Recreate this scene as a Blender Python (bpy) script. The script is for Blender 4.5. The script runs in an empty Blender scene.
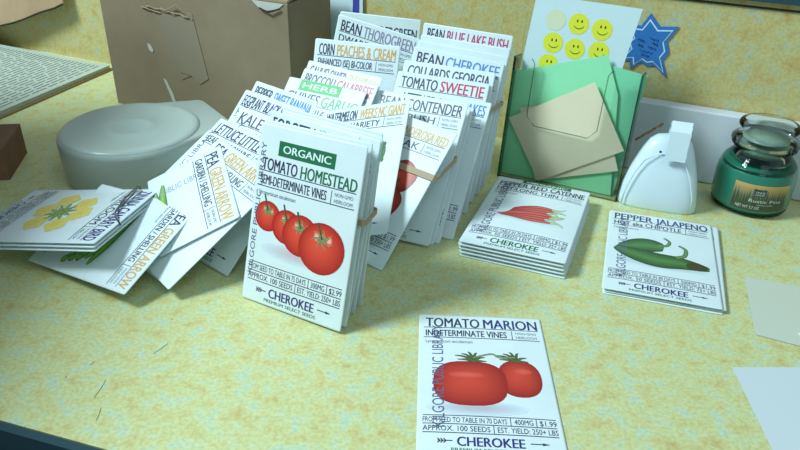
import bpy, bmesh, math, random
from mathutils import Vector, Matrix
random.seed(4)
POSES = {"zin0": [-0.3302, 0.5122, -1.7163, 0.1754, -0.1217, 0.0014],
  "pepper": [-0.1467, 0.5046, -0.8074, 0.8935, 0.0607, 0.0026],
  "egg": [-0.1618, 0.4963, -0.8374, 0.8078, 0.0833, 0.003],
  "kale": [-0.1578, 0.4614, -0.6221, 0.7305, -0.0493, 0.0027],
  "home": [-0.0735, 0.3937, -0.4962, 1.2518, 0.0192, 0.0012],
  "fanA0": [-0.0701, 0.3991, -0.4879, 1.2665, 0.0172, 0.0012],
  "fanA1": [-0.0678, 0.4121, -0.5583, 1.2632, 0.0009, 0.0004],
  "fanA2": [-0.0646, 0.4172, -0.5449, 1.2958, 0.0006, 0.0004],
  "fanA3": [-0.0607, 0.4262, -0.5435, 1.3613, -0.0003, 0.0004],
  "forget": [-0.0781, 0.4135, -0.6678, 1.2648, 0.0427, 0.0019],
  "waterm": [-0.0468, 0.4712, -0.7272, 0.6609, 0.4728, 0.0167],
  "fanB0": [-0.0436, 0.4738, -0.4599, 0.6215, -0.036, 0.0011],
  "ponderosa": [-0.0465, 0.4743, -0.5601, 0.7232, -0.0681, 0.0023],
  "fanC0": [-0.0119, 0.5032, -0.3389, 0.7468, 0.0011, 0.0004],
  "contender": [-0.0146, 0.4996, -0.4325, 0.8205, 0.0417, 0.0017],
  "lakes": [0.0043, 0.512, -0.3124, 0.7725, -0.0402, 0.0016],
  "sweetie": [0.0106, 0.5366, -0.2764, 0.9113, -0.0265, 0.0013],
  "spinach": [0.0178, 0.555, -0.3012, 1.0196, -0.0222, 0.0013],
  "cherokee": [0.0243, 0.5748, -0.2812, 1.1421, -0.0775, 0.0034],
  "fanD0": [0.0314, 0.5912, -0.3248, 1.2444, -0.0599, 0.0029],
  "fanD1": [0.0373, 0.6007, -0.3657, 1.2878, -0.029, 0.0059],
  "bluelake": [0.0417, 0.6094, -0.3671, 1.3272, -0.0236, 0.0142],
  "chives": [-0.108, 0.5323, -0.535, 0.7994, 0.0288, 0.0013],
  "brocc": [-0.0973, 0.5454, -0.5866, 0.8713, 0.0218, 0.0012],
  "cauli": [-0.092, 0.5584, -0.5882, 0.9416, 0.0071, 0.0007],
  "corn": [-0.0536, 0.604, -0.3183, 1.212, 0.0246, 0.0014],
  "thoro": [-0.05, 0.6507, -0.3327, 1.4058, -0.1681, 0.0073],
  "green": [-0.0314, 0.7, -0.2286, 1.4353, -0.0234, 0.0019],
  "fanC1": [-0.0072, 0.5044, -0.3135, 0.728, 0.0006, 0.0005],
  "pea3b": [-0.1743, 0.4749, -0.3792, 0.1941, 0.07, 0.001]}
FRAMES = {"lettuce": [[-0.18834, 0.44467, 0.01356], [0.74688, -0.66467, -0.01975], [0.57458, 0.63012, 0.52231], 1],
  "leaf": [[-0.20324, 0.45169, 0.00549], [0.75348, -0.65736, -0.01193], [0.58432, 0.66123, 0.47047], 1],
  "pea2": [[-0.23743, 0.45455, 0.00645], [0.34747, -0.89864, -0.26778], [0.88205, 0.21633, 0.41855], 1],
  "pea1": [[-0.25773, 0.4802, 0.01878], [-0.43036, -0.82622, -0.36354], [0.87084, -0.48601, 0.07365], 0.84],
  "pea3": [[-0.19627, 0.42754, 0.00473], [0.68502, -0.72492, -0.07241], [0.64708, 0.55976, 0.51765], 1]}
C = bpy.context.scene.collection
W = .0825; HH = .124

def lin(c):
    c = c/255.
    return c/12.92 if c <= .04045 else ((c+.055)/1.055)**2.4
def rgb(r, g, b): return (lin(r), lin(g), lin(b), 1.)

# ------------------------------------------------------------ materials
def mat(name, col=(.8,.8,.8,1), rough=.5, **k):
    m = bpy.data.materials.new(name); m.use_nodes = True
    b = m.node_tree.nodes['Principled BSDF']
    b.inputs['Base Color'].default_value = col; b.inputs['Roughness'].default_value = rough
    for kk, v in k.items(): b.inputs[kk.replace('_', ' ')].default_value = v
    return m
def noise_mix(m, stops, scale, detail=4, rough=.6, coord='Object', dist=0., bump=0.):
    nt = m.node_tree; N = nt.nodes; L = nt.links; b = N['Principled BSDF']
    tc = N.new('ShaderNodeTexCoord'); n = N.new('ShaderNodeTexNoise')
    n.inputs['Scale'].default_value = scale; n.inputs['Detail'].default_value = detail
    n.inputs['Roughness'].default_value = rough; n.inputs['Distortion'].default_value = dist
    L.new(tc.outputs[coord], n.inputs['Vector'])
    r = N.new('ShaderNodeValToRGB'); L.new(n.outputs['Fac'], r.inputs['Fac'])
    e = r.color_ramp.elements
    while len(e) < len(stops): e.new(.5)
    for el, (p, c) in zip(e, stops): el.position = p; el.color = c
    L.new(r.outputs['Color'], b.inputs['Base Color'])
    if bump:
        bp = N.new('ShaderNodeBump'); bp.inputs['Strength'].default_value = bump; bp.inputs['Distance'].default_value = .001
        L.new(n.outputs['Fac'], bp.inputs['Height']); L.new(bp.outputs['Normal'], b.inputs['Normal'])
    return n, r
def laminate(name, tint):
    m = mat(name, rough=.38); m.node_tree.nodes['Principled BSDF'].inputs['Specular IOR Level'].default_value = .35
    f = lambda r, g, b: rgb(r*tint[0], g*tint[1], b*tint[2])
    nt = m.node_tree; N = nt.nodes; L = nt.links; b = N['Principled BSDF']
    n, r = noise_mix(m, [(.29, f(201,182,128)), (.40, f(209,201,146)), (.48, f(211,210,158)), (.55, f(209,213,168)), (.61, f(199,214,188)), (.72, f(191,212,198))], 82, 6, .64, dist=.0)
    n2 = N.new('ShaderNodeTexNoise'); n2.inputs['Scale'].default_value = 420; n2.inputs['Detail'].default_value = 3
    tc = [x for x in N if x.type == 'TEX_COORD'][0]; L.new(tc.outputs['Object'], n2.inputs['Vector'])
    r2 = N.new('ShaderNodeValToRGB'); L.new(n2.outputs['Fac'], r2.inputs['Fac'])
    r2.color_ramp.elements[0].position = .3; r2.color_ramp.elements[0].color = (.78,.77,.72,1)
    r2.color_ramp.elements[1].position = .62; r2.color_ramp.elements[1].color = (1.04,1.04,1.04,1)
    mx = N.new('ShaderNodeMix'); mx.data_type = 'RGBA'; mx.blend_type = 'MULTIPLY'; mx.inputs['Factor'].default_value = .7
    L.new(r.outputs['Color'], mx.inputs['A']); L.new(r2.outputs['Color'], mx.inputs['B'])
    L.new(mx.outputs['Result'], b.inputs['Base Color'])
    return m
def vcol(name, rough=.4):
    m = mat(name, rough=rough); nt = m.node_tree
    a = nt.nodes.new('ShaderNodeAttribute'); a.attribute_name = 'Col'
    nt.links.new(a.outputs['Color'], nt.nodes['Principled BSDF'].inputs['Base Color'])
    return m
def clear(name, tint=(.93,.98,.96,1), ior=1.45, rough=.03):
    m = bpy.data.materials.new(name); m.use_nodes = True; nt = m.node_tree; N = nt.nodes; N.clear()
    o = N.new('ShaderNodeOutputMaterial'); t = N.new('ShaderNodeBsdfTransparent'); t.inputs[0].default_value = tint
    g = N.new('ShaderNodeBsdfGlossy'); g.inputs['Roughness'].default_value = rough
    f = N.new('ShaderNodeFresnel'); f.inputs[0].default_value = ior; x = N.new('ShaderNodeMixShader')
    nt.links.new(f.outputs[0], x.inputs[0]); nt.links.new(t.outputs[0], x.inputs[1]); nt.links.new(g.outputs[0], x.inputs[2])
    nt.links.new(x.outputs[0], o.inputs[0]); return m

M_PAPER = mat('packet_paper', rgb(214,236,240), .42, Specular_IOR_Level=.35)
noise_mix(M_PAPER, [(.3, rgb(218,233,234)), (.7, rgb(226,239,240))], 30, 3)
M_PRINT = vcol('printed_ink', .4)
M_COUNTER = laminate('yellow_laminate', (.985,1.0,.95))
M_WALL = laminate('wall_laminate', (.96,.91,.82))
M_CARD = mat('cardboard', rough=.85)
noise_mix(M_CARD, [(.3, rgb(140,124,100)), (.7, rgb(153,137,111))], 22, 6, bump=.15)
M_CARDEDGE = mat('cardboard_edge', rgb(168,148,118), .9)
M_REDCARD = mat('brown_card', rough=.85); noise_mix(M_REDCARD, [(.3, rgb(120,88,66)), (.7, rgb(140,105,80))], 30)
M_TAN = mat('tan_board', rough=.8); noise_mix(M_TAN, [(.3, rgb(168,140,108)), (.7, rgb(184,156,122))], 26)
M_DARK = mat('dark_edge', rgb(40,38,24), .8)
M_TAPE = mat('clear_packing_tape', rgb(152,140,120), .25)
M_TORN = mat('torn_paper', rgb(205,205,195), .8)
M_WHITEP = mat('white_plastic', rgb(222,240,248), .28)
M_BOARD = mat('white_board', rough=.55); noise_mix(M_BOARD, [(.3, rgb(205,212,220)), (.7, rgb(216,222,228))], 8)
M_GLASS2 = clear('lid_glass', (.93,.975,.95,1), 1.25, .03)
M_MILKY = mat('milky_plastic', rgb(204,218,208), .3, Subsurface_Weight=.3, Subsurface_Scale=.01)
M_MILKY.node_tree.nodes['Principled BSDF'].inputs['Transmission Weight'].default_value = .12
M_BAND = mat('tan_rubber', rgb(172,150,118), .6)
M_GBAND = mat('grey_rubber', rgb(92,100,102), .5)
M_BROWN = mat('brown_twine', rgb(120,92,62), .8)
M_ACR = clear('clear_acrylic', (.985,.995,.99,1), 1.18)
M_ACREDGE = clear('acrylic_edge', (.62,.74,.70,1), 1.3)
M_SHEET = mat('white_sheet', rgb(205,228,232), .5)
M_GREEN = mat('mint_card', rough=.6); noise_mix(M_GREEN, [(.3, rgb(150,232,180)), (.7, rgb(156,237,186))], 20)
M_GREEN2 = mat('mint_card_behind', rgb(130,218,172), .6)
M_BEIGE = mat('beige_card', rough=.7); noise_mix(M_BEIGE, [(.3, rgb(232,222,190)), (.7, rgb(238,228,198))], 25)
M_BLUE = mat('blue_card', rgb(48,120,196), .5)
M_STARW = mat('star_outline', rgb(205,230,245), .5)
M_INKB = mat('pen_ink', rgb(28,52,110), .6)
M_PURPLE = mat('purple_edge', rgb(70,72,170), .5)
M_GLASS = clear('jar_glass', (.94,.985,.965,1), 1.32, .02)
M_LID = mat('lid_glass', (.80,.93,.86,1), .03, Transmission_Weight=.82, IOR=1.25)
M_WAX = mat('green_wax', rgb(40,122,100), .25, Coat_Weight=.6)
M_WAXTOP = mat('wax_top', rgb(40,128,104), .5)
M_SEAL = mat('clear_seal', rgb(170,196,182), .3, Transmission_Weight=.4)
M_LABEL = mat('candle_label', rgb(84,88,72), .4)
M_PAGE = mat('page_paper', rough=.75); noise_mix(M_PAGE, [(.3, rgb(176,186,170)), (.7, rgb(190,198,180))], 14)
M_PAGEINK = mat('page_ink', rgb(120,134,134), .8)
M_COVER = mat('tan_cover', rgb(150,124,84), .7)
M_VELLUM = mat('pale_paper', rgb(202,208,190), .55)
M_VELLUM2 = mat('pale_blue_paper', rgb(206,216,218), .55)
M_TRIM = mat('dark_trim', rgb(30,44,44), .5)
M_TEAL = mat('dark_teal_edge', rgb(38,70,78), .4)
M_FLOOR = mat('dark_floor', rgb(28,30,34), .8)

# ------------------------------------------------------------ mesh builder
class MB:
    def __init__(s): s.v = []; s.f = []; s.m = []; s.c = []
    def add(s, vs, fs, mi=0, col=(1,1,1,1)):
        o = len(s.v); s.v += [tuple(v) for v in vs]; s.f += [tuple(i+o for i in f) for f in fs]; s.m += [mi]*len(fs)
        s.c += col if isinstance(col, list) else [col]*len(vs)
    def box(s, x0, x1, y0, y1, z0, z1, mi=0, fr=None):
        vs = [(x,y,z) for z in (z0,z1) for y in (y0,y1) for x in (x0,x1)]
        if fr: vs = [fr(*v) for v in vs]
        s.add(vs, [(0,2,3,1),(4,5,7,6),(0,1,5,4),(1,3,7,5),(3,2,6,7),(2,0,4,6)], mi)
    def prism(s, pts, off, mi=0, side=None):     # pts list of Vector, off Vector thickness
        n = len(pts); vs = list(pts)+[p+off for p in pts]
        s.add(vs, [tuple(range(n)), tuple(range(2*n-1, n-1, -1))], mi)
        s.add(vs, [(i, i+n, (i+1)%n+n, (i+1)%n) for i in range(n)], side if side is not None else mi)
    def tube(s, pts, r, n=8, mi=0, flat=None):
        pts = [Vector(p) for p in pts]; rings = []
        for i, p in enumerate(pts):
            d = (pts[min(i+1, len(pts)-1)]-pts[max(i-1, 0)]).normalized()
            u = d.orthogonal().normalized() if flat is None else (flat-d*flat.dot(d)).normalized()
            w = d.cross(u); rr = r[i] if isinstance(r, (list, tuple)) else r
            rings.append([p+(u*math.cos(a)+w*math.sin(a))*rr for a in [2*math.pi*k/n for k in range(n)]])
        vs = [q for g in rings for q in g]; fs = []
        for i in range(len(pts)-1):
            for k in range(n): fs.append((i*n+k, i*n+(k+1)%n, (i+1)*n+(k+1)%n, (i+1)*n+k))
        fs += [tuple(range(n-1, -1, -1)), tuple(range((len(pts)-1)*n, len(pts)*n))]
        s.add(vs, fs, mi)
    def lathe(s, prof, n=48, mi=0, c=(0,0,0)):
        vs = []; fs = []
        for r, z in prof: vs += [(c[0]+r*math.cos(2*math.pi*k/n), c[1]+r*math.sin(2*math.pi*k/n), c[2]+z) for k in range(n)]
        for i in range(len(prof)-1):
            for k in range(n): fs.append((i*n+k, i*n+(k+1)%n, (i+1)*n+(k+1)%n, (i+1)*n+k))
        s.add(vs, fs, mi)
        if prof[0][0] > 1e-6: s.f.append(tuple(len(s.v)-len(vs)+k for k in range(n-1, -1, -1))); s.m.append(mi)
        if prof[-1][0] > 1e-6: s.f.append(tuple(len(s.v)-n+k for k in range(n))); s.m.append(mi)
    def build(s, name, mats, parent=None, smooth=False, bevel=0, normals=True):
        me = bpy.data.meshes.new(name); me.from_pydata(s.v, [], s.f)
        mats = mats if isinstance(mats, (list, tuple)) else [mats]
        for m in mats: me.materials.append(m)
        me.polygons.foreach_set('material_index', s.m)
        ca = me.color_attributes.new('Col', 'FLOAT_COLOR', 'POINT')
        ca.data.foreach_set('color', [x for c in s.c for x in c])
        if normals:
            bm = bmesh.new(); bm.from_mesh(me); bmesh.ops.recalc_face_normals(bm, faces=bm.faces); bm.to_mesh(me); bm.free()
        if smooth: me.polygons.foreach_set('use_smooth', [True]*len(me.polygons))
        me.update()
        o = bpy.data.objects.new(name, me); C.objects.link(o)
        if parent: o.parent = parent
        if bevel:
            b = o.modifiers.new('bevel', 'BEVEL'); b.width = bevel; b.segments = 3; b.limit_method = 'ANGLE'; b.angle_limit = .6
        return o
def tag(o, label=None, cat=None, group=None, kind=None):
    for k, v in (('label', label), ('category', cat), ('group', group), ('kind', kind)):
        if v: o[k] = v
    return o
def empty(name, M=None):
    e = bpy.data.objects.new(name, None); e.empty_display_size = .01; C.objects.link(e)
    if M is not None: e.matrix_world = M
    return e

# ------------------------------------------------------------ lettering (2-D, cached)
_tc = {}
def glyphs(s, bold=0.):
    k = (s, bold)
    if k in _tc: return _tc[k]
    cu = bpy.data.curves.new('lettering', 'FONT'); cu.body = s; cu.size = 1; cu.resolution_u = 3; cu.offset = 0; cu.fill_mode = 'FRONT'
    o = bpy.data.objects.new('lettering_tmp', cu); C.objects.link(o)
    dg = bpy.context.evaluated_depsgraph_get(); dg.update()
    me = o.evaluated_get(dg).to_mesh()
    vs = [(v.co.x, v.co.y) for v in me.vertices]; fs = [tuple(p.vertices) for p in me.polygons]
    o.evaluated_get(dg).to_mesh_clear(); bpy.data.objects.remove(o); bpy.data.curves.remove(cu)
    xs = [v[0] for v in vs]; x0, x1 = min(xs), max(xs)
    vs = [((x-x0)/(x1-x0), y/.73) for x, y in vs]      # caps span 0..1
    _tc[k] = (vs, fs); return _tc[k]

class Sheet:
    """printed flat work in a packet's own frame: x right, y up, z out"""
    def __init__(s, surf, eps=.00012, ym=lambda y: y): s.mb = MB(); s.surf = surf; s.z = eps; s.n = 0; s.ym = ym
    def put(s, pts, fs, col):
        s.n += 1; e = s.z+s.n*4e-6
        s.mb.add([(x, s.ym(y), s.surf(x, s.ym(y))+e) for x, y in pts], fs, 0, col)
    def text(s, t, u0, u1, v0, v1, col, bold=.012, rot=None):
        vs, fs = glyphs(t, bold); x0 = (u0-.5)*W; x1 = (u1-.5)*W; y0 = v0*HH; y1 = v1*HH
        if rot:     # runs upward
            s.put([(x1-(x1-x0)*b, y0+(y1-y0)*a) for a, b in vs], fs, col)
        else: s.put([(x0+(x1-x0)*a, y0+(y1-y0)*b) for a, b in vs], fs, col)
    def rect(s, u0, u1, v0, v1, col, n=8):
        pts = []; fs = []
        for i in range(n+1):
            x = (u0+(u1-u0)*i/n-.5)*W; pts += [(x, v0*HH), (x, v1*HH)]
            if i: fs.append((2*i-2, 2*i, 2*i+1, 2*i-1))
        s.put(pts, fs, col)
    def hrule(s, v, u0=.04, u1=.96, col=None): s.rect(u0, u1, v-.0022, v+.0022, col or INK)
    def vrule(s, u, v0, v1): s.rect(u-.0025, u+.0025, v0, v1, INK, 1)
    def blob(s, u, v, rx, ry, cin, cout, rot=0, hl=(0,0), n=28, p=2., wob=0, seed=0):
        cx = (u-.5)*W; cy = v*HH; pts = [(cx+hl[0]*rx, cy+hl[1]*ry)]; cols = [cin]; R = 4; ca, sa = math.cos(rot), math.sin(rot)
        for j in range(1, R+1):
            t = j/R
            for k in range(n):
                a = 2*math.pi*k/n; c, q = math.cos(a), math.sin(a)
                ex = math.copysign(abs(c)**(2/p), c); ey = math.copysign(abs(q)**(2/p), q)
                w = 1+wob*math.sin(a*5+seed)
                x = ex*rx*w*t+hl[0]*rx*(1-t); y = ey*ry*w*t+hl[1]*ry*(1-t)
                pts.append((cx+x*ca-y*sa, cy+x*sa+y*ca)); f = t**1.6
                cols.append(tuple(cin[i]*(1-f)+cout[i]*f for i in range(3))+(1,))
        fs = [(0, 1+k, 1+(k+1)%n) for k in range(n)]
        for j in range(R-1):
            for k in range(n): fs.append((1+j*n+k, 1+(j+1)*n+k, 1+(j+1)*n+(k+1)%n, 1+j*n+(k+1)%n))
        s.put(pts, fs, cols)
    def stroke(s, uv, w, c0, c1=None):
        P = [Vector(((u-.5)*W, v*HH)) for u, v in uv]; n = len(P); Q = []
        for i in range(n-1):
            a, b, c, d = P[max(i-1,0)], P[i], P[i+1], P[min(i+2,n-1)]
            for k in range(6):
                t = k/6; Q.append(.5*((2*b)+(c-a)*t+(2*a-5*b+4*c-d)*t*t+(3*b-a-3*c+d)*t**3))
        Q.append(P[-1]); m = len(Q); pts = []; cols = []; fs = []; c1 = c1 or c0
        for i, q in enumerate(Q):
            d = (Q[min(i+1,m-1)]-Q[max(i-1,0)]); d.normalize(); nn = Vector((-d.y, d.x)); t = i/(m-1)
            ww = w(t) if callable(w) else w
            for sgn, cc in ((-1, c0), (0, c1), (1, c0)): pts.append(tuple(q+nn*ww*sgn)); cols.append(cc)
            if i: fs += [(3*i-3, 3*i, 3*i+1, 3*i-2), (3*i-2, 3*i+1, 3*i+2, 3*i-1)]
        s.put(pts, fs, cols)
    def build(s, name, parent): return s.mb.build(name, M_PRINT, parent, normals=False) if s.mb.v else None

INK = rgb(58,60,88); GREY = rgb(120,132,150); STAMP = rgb(98,102,136)
ORANGE = rgb(212,170,92); RED = rgb(196,58,96); PINK = rgb(190,70,120); BLUEI = rgb(88,140,204); GREENI = rgb(70,160,104); DGREEN = rgb(34,110,72); NAVY = rgb(52,52,120)

# ------------------------------------------------------------ seed packet
def surf_fn(th, hh, bend=0.):
    def f(x, y):
        a = 2*x/W; b = 2*y/hh-1
        return th*.25+th*.75*(1-abs(a)**3)*max(0, 1-abs(b)**3)+bend*((y/hh)**2)
    return f
def envelope(th, sc=1., bend=0.):
    hh = HH*sc; sf = surf_fn(th, hh, bend); mb = MB(); nx, ny = 10, 14; r = .0012
    xs = [-W/2, -W/2+r]+[-W/2+W*i/nx for i in range(1, nx)]+[W/2-r, W/2]; ys = [0, r]+[hh*i/ny for i in range(1, ny)]+[hh-r, hh]
    vs = []; nX, nY = len(xs), len(ys)
    for side in (0, 1):
        for y in ys:
            for x in xs: 
                X, Y = x, y
                if abs(abs(x)-W/2) < 1e-6 and (y == 0 or y == hh): X = x*(1-.012); Y = y+(.0005 if y == 0 else -.0005)
                vs.append((X, Y, sf(x, y) if side == 0 else bend*((y/hh)**2)))
    fs = []; o = nX*nY
    for j in range(nY-1):
        for i in range(nX-1):
            a = j*nX+i; fs.append((a, a+1, a+nX+1, a+nX)); fs.append((o+a, o+a+nX, o+a+nX+1, o+a+1))
    for i in range(nX-1): fs += [(i, o+i, o+i+1, i+1), ((nY-1)*nX+i, (nY-1)*nX+i+1, o+(nY-1)*nX+i+1, o+(nY-1)*nX+i)]
    for j in range(nY-1): fs += [(j*nX, (j+1)*nX, o+(j+1)*nX, o+j*nX), (j*nX+nX-1, o+j*nX+nX-1, o+(j+1)*nX+nX-1, (j+1)*nX+nX-1)]
    mb.add(vs, fs); return mb, sf

def frame_q(q):
    x, y, a, t, ro, z = q
    ux = Vector((math.cos(a), math.sin(a), 0)); uy = Vector((-math.sin(a)*math.cos(t), math.cos(a)*math.cos(t), math.sin(t)))
    A = ux*math.cos(ro)+uy*math.sin(ro); B = -ux*math.sin(ro)+uy*math.cos(ro)
    return Vector((x, y, z)), A, B
def mtx(o, A, B):
    N = A.cross(B); M = Matrix.Identity(4)
    for i in range(3): M[i][0] = A[i]; M[i][1] = B[i]; M[i][2] = N[i]; M[i][3] = o[i]
    return M
def frame_of(k):
    if k in FRAMES:
        o, A, B, sc = FRAMES[k]; return Vector(o), Vector(A).normalized(), Vector(B).normalized()
    return frame_q(POSES[k])

def packet(fr, label, title=None, banner=None, sub=None, latin=None, nums=None, pic=None, th=.0011, sc=1., stamp=(.10,.19), group=None, bend=0., tv=(.89,.974), second=True, stampcol=None, lower=True, cut=False):
    o, A, B = fr
    if cut: o = o+B*HH*(1-sc)
    root = empty('seed_packet', mtx(o, A, B)); tag(root, label, 'seed packet', group)
    mb, sf = envelope(th, sc, bend); mb.build('envelope', M_PAPER, root, smooth=True)
    ym = (lambda y: y) if sc == 1 else ((lambda y: y-HH*(1-sc)) if cut else (lambda y: y*sc))
    S = Sheet(sf, ym=ym); Lo = Sheet(sf, ym=ym); St = Sheet(sf, ym=ym)
    if banner:
        bt, bc, u0, u1, v0, v1 = banner; sh = 0
        Bn = Sheet(sf); Bn.rect(u0, u1, v0, v1, bc); [Bn.text(bt, u0+(u1-u0)*.08+q, u1-(u1-u0)*.08+q, v0+(v1-v0)*.25, v1-(v1-v0)*.22, rgb(225,245,240)) for q in (0, .004)]
        Bn.build('banner', root)
    v0, v1 = tv; L = S
    if title:
        tot = sum(len(t)+.35 for t, c, *_ in title); u = .055; U1 = .955
        ws = [len(t)+.0 for t, *_ in title]; sp = .035*(len(title)-1); k = (U1-u-sp)/sum(ws)
        for (t, c, *r_), w in zip(title, ws):
            L.text(t, u, u+w*k, v0, v1, c); L.text(t, u+.0045, u+w*k+.0045, v0, v1, c); u += w*k+.035
    d = v0-.89
    L.hrule(.884+d)
    if sub:
        L.text(sub, .055, .70, .812+d, .866+d, INK); L.text(sub, .0575, .7025, .812+d, .866+d, INK)
        if second:
            L.vrule(.745, .803+d, .873+d); L.text('NON-GMO', .775, .94, .846+d, .866+d, GREY); L.text('HEIRLOOM', .775, .94, .812+d, .832+d, GREY)
        L.hrule(.80+d)
    if latin: L.text(latin, .055, .055+.016*len(latin), .755+d, .78+d, GREY, .0)
    if nums:
        days, mg, pr, ap, yl = nums
        Lo.hrule(.232); Lo.text(days, .04, .62, .19, .223, INK, .004); Lo.text(mg, .67, .80, .19, .223, INK, .004); Lo.text(pr, .845, .96, .19, .223, INK, .004)
        Lo.vrule(.645, .182, .23); Lo.vrule(.822, .182, .23); Lo.hrule(.18)
        Lo.text(ap, .04, .50, .138, .171, INK, .004); Lo.vrule(.525, .13, .178); Lo.text(yl, .55, .96, .138, .171, INK, .004); Lo.hrule(.127)
    if lower:
        [Lo.text('CHEROKEE', .27+q, .72+q, .053, .108, NAVY if pic != 'cayenne' else DGREEN) for q in (0, .0045)]
        Lo.text('PREMIUM SELECT SEEDS', .23, .75, .022, .042, DGREEN, .004)
        Lo.rect(.14, .24, .078, .083, INK, 1); Lo.rect(.76, .87, .078, .083, INK, 1)
        for i in range(3): Lo.stroke([(.14+i*.02, .093), (.155+i*.02, .08), (.14+i*.02, .067)], .0003, INK)
        Lo.put([((.84-.5)*W, .088*HH), ((.84-.5)*W, .073*HH), ((.89-.5)*W, .0805*HH)], [(0,1,2)], INK)
    if stamp: St.text('KILGORE PUBLIC LIBRARY', stamp[0], stamp[1], .16 if not cut else .34, .90, stampcol or STAMP, .002, rot=True)
    S.build('title_lettering', root); Lo.build('lower_lettering', root); St.build('library_stamp', root)
    if pic:
        Pn = Sheet(sf, .0001, ym); PICS[pic](Pn); Pn.build(PNAME[pic], root)
    return root

T_R = rgb(228,66,44); T_D = rgb(176,34,26); T_H = rgb(250,150,128); LEAF = rgb(66,84,54); LEAFL = rgb(150,180,120)
def tomato(S, u, v, r, stem=True, calyx=(0,.35)):
    S.blob(u, v, r*W, r*W*.98, rgb(238,82,58), T_D, hl=(-.15,.25))
    for k in range(3): S.blob(u-r*.25+k*r*.28, v+r*.28-k*.004, r*W*.13, r*W*.2, rgb(255,190,170), rgb(238,88,62))
    if stem:
        cu, cv = u+calyx[0]*r, v+calyx[1]*r*.67
        for k in range(7):
            a = k*2*math.pi/7+.4; S.stroke([(cu, cv), (cu+math.cos(a)*r*.25, cv+math.sin(a)*r*.14), (cu+math.cos(a+.3)*r*.5, cv+math.sin(a+.3)*r*.26)], lambda t: .0009*(1-t)+.0002, LEAF, LEAFL)
        S.stroke([(cu, cv), (cu-.03, cv+.05), (cu-.05, cv+.085)], .0006, LEAF)
def pic_home(S):
    S.blob(.5, .33, .03, .006, rgb(205,190,200), rgb(214,232,238))
    tomato(S, .17, .505, .13); tomato(S, .37, .475, .145); tomato(S, .51, .45, .175); tomato(S, .72, .415, .215)
def pic_marion(S):
    S.blob(.42, .285, .03, .006, rgb(190,185,195), rgb(214,232,238))
    c1, c2 = rgb(216,74,56), rgb(158,38,32)
    S.blob(.755, .50, .0135, .0165, c1, c2, hl=(-.1,.2), p=2.3)
    S.blob(.385, .455, .0225, .0195, c1, c2, hl=(-.1,.15), p=2.7)
    S.blob(.36, .51, .011, .003, rgb(226,98,80), rgb(212,72,54)); S.blob(.78, .55, .006, .003, rgb(226,98,80), rgb(212,72,54))
    for cu, cv in ((.42,.625),(.74,.635)):
        for du, dv in ((-.12,.0),(-.09,.045),(-.04,.06),(.03,.055),(.09,.02),(.1,-.01),(-.14,.03)):
            S.stroke([(cu, cv-.01), (cu+du*.5, cv+dv*.75), (cu+du, cv+dv)], lambda t: .0011*(1-t)+.0003, LEAF, rgb(96,112,66))
    S.stroke([(.42,.64), (.56,.675), (.62,.65), (.74,.655)], .0007, LEAF, LEAFL)
def pic_cayenne(S):
    S.blob(.52, .42, .028, .006, rgb(190,200,205), rgb(214,234,238))
    for k in (0, 6, 1, 5, 2, 4, 3):
        y = .60-k*.030; x0 = .20+.03*abs(k-5); x1 = .72+.035*math.sin(k*2.3)
        S.stroke([(x0, .455-k*.006), (.36, .47+(y-.5)*.55), (.55, y-.005), (x1, y)], lambda t: .0003+.0026*math.sin(math.pi*min(1, t*.8+.08)), rgb(128,26,40), rgb(232,108,100))
        S.stroke([(x1-.02, y), (x1+.06, y+.008), (x1+.11, y+.04*math.cos(k*1.7))], lambda t: .0013*(1-t)+.0004, rgb(110,150,96), rgb(214,222,176))
def pic_jal(S):
    S.blob(.5, .36, .034, .006, rgb(176,188,190), rgb(214,234,238))
    dk, md = rgb(34,70,34), rgb(84,134,66)
    S.stroke([(.10,.50), (.24,.545), (.40,.575), (.53,.565)], lambda t: .0006+.0098*math.sin(math.pi*min(.9, t*.84+.02)), dk, md)
    S.stroke([(.48,.59), (.56,.605), (.585,.66), (.535,.70)], lambda t: .0019*(1-t*.5), rgb(60,96,50), rgb(116,156,96))
    S.stroke([(.08,.50), (.24,.45), (.46,.41), (.68,.415), (.93,.40)], lambda t: .0005+.0100*math.sin(math.pi*(t*.93+.03))**.8, dk, md)
    S.stroke([(.64,.475), (.715,.51), (.73,.59), (.67,.63)], lambda t: .0022*(1-t*.5), rgb(60,96,50), rgb(116,156,96))
    S.blob(.82, .405, .008, .0055, rgb(84,66,44), rgb(50,74,38)); 
def pic_zin(S):
    for k, (u, v) in enumerate(((.3,.62),(.52,.68),(.75,.60),(.72,.40),(.45,.34),(.22,.42))):
        S.blob(.5+(u-.5)*.85, .5+(v-.5)*.85, .0098, .0088, rgb(236,216,110), rgb(226,214,124), wob=.1, seed=k)
        for j in range(9):
            a = j*.7; uu = .5+(u-.5)*.85; vv = .5+(v-.5)*.85; S.stroke([(uu, vv), (uu+.11*math.cos(a), vv+.068*math.sin(a))], .0007, rgb(206,180,62), rgb(246,226,120))
    for k in range(10):
        a = k*.63; S.stroke([(.5,.5), (.5+.16*math.cos(a), .5+.10*math.sin(a))], lambda t: .0026*(1-t)+.0004, rgb(96,130,60), rgb(150,180,96))
def pic_pea(S):
    for k in range(5):
        y = .30+k*.045; dx = .05*(k%2)
        S.stroke([(.86-dx, y+.01*k), (.66, y+.06), (.42, y+.075), (.16+dx, y+.05+.012*k)], lambda t: .0006+.0042*math.sin(math.pi*(t*.94+.03)), rgb(58,116,40), rgb(150,200,88))
    for k in range(7): S.blob(.28+k*.07, .43+.03*math.sin(k*.5), .0026, .0026, rgb(196,226,128), rgb(96,160,66))
    for k in range(3): S.blob(.87-.03*k, .30+k*.055, .0034, .0034, rgb(150,196,96), rgb(84,140,60))
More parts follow.
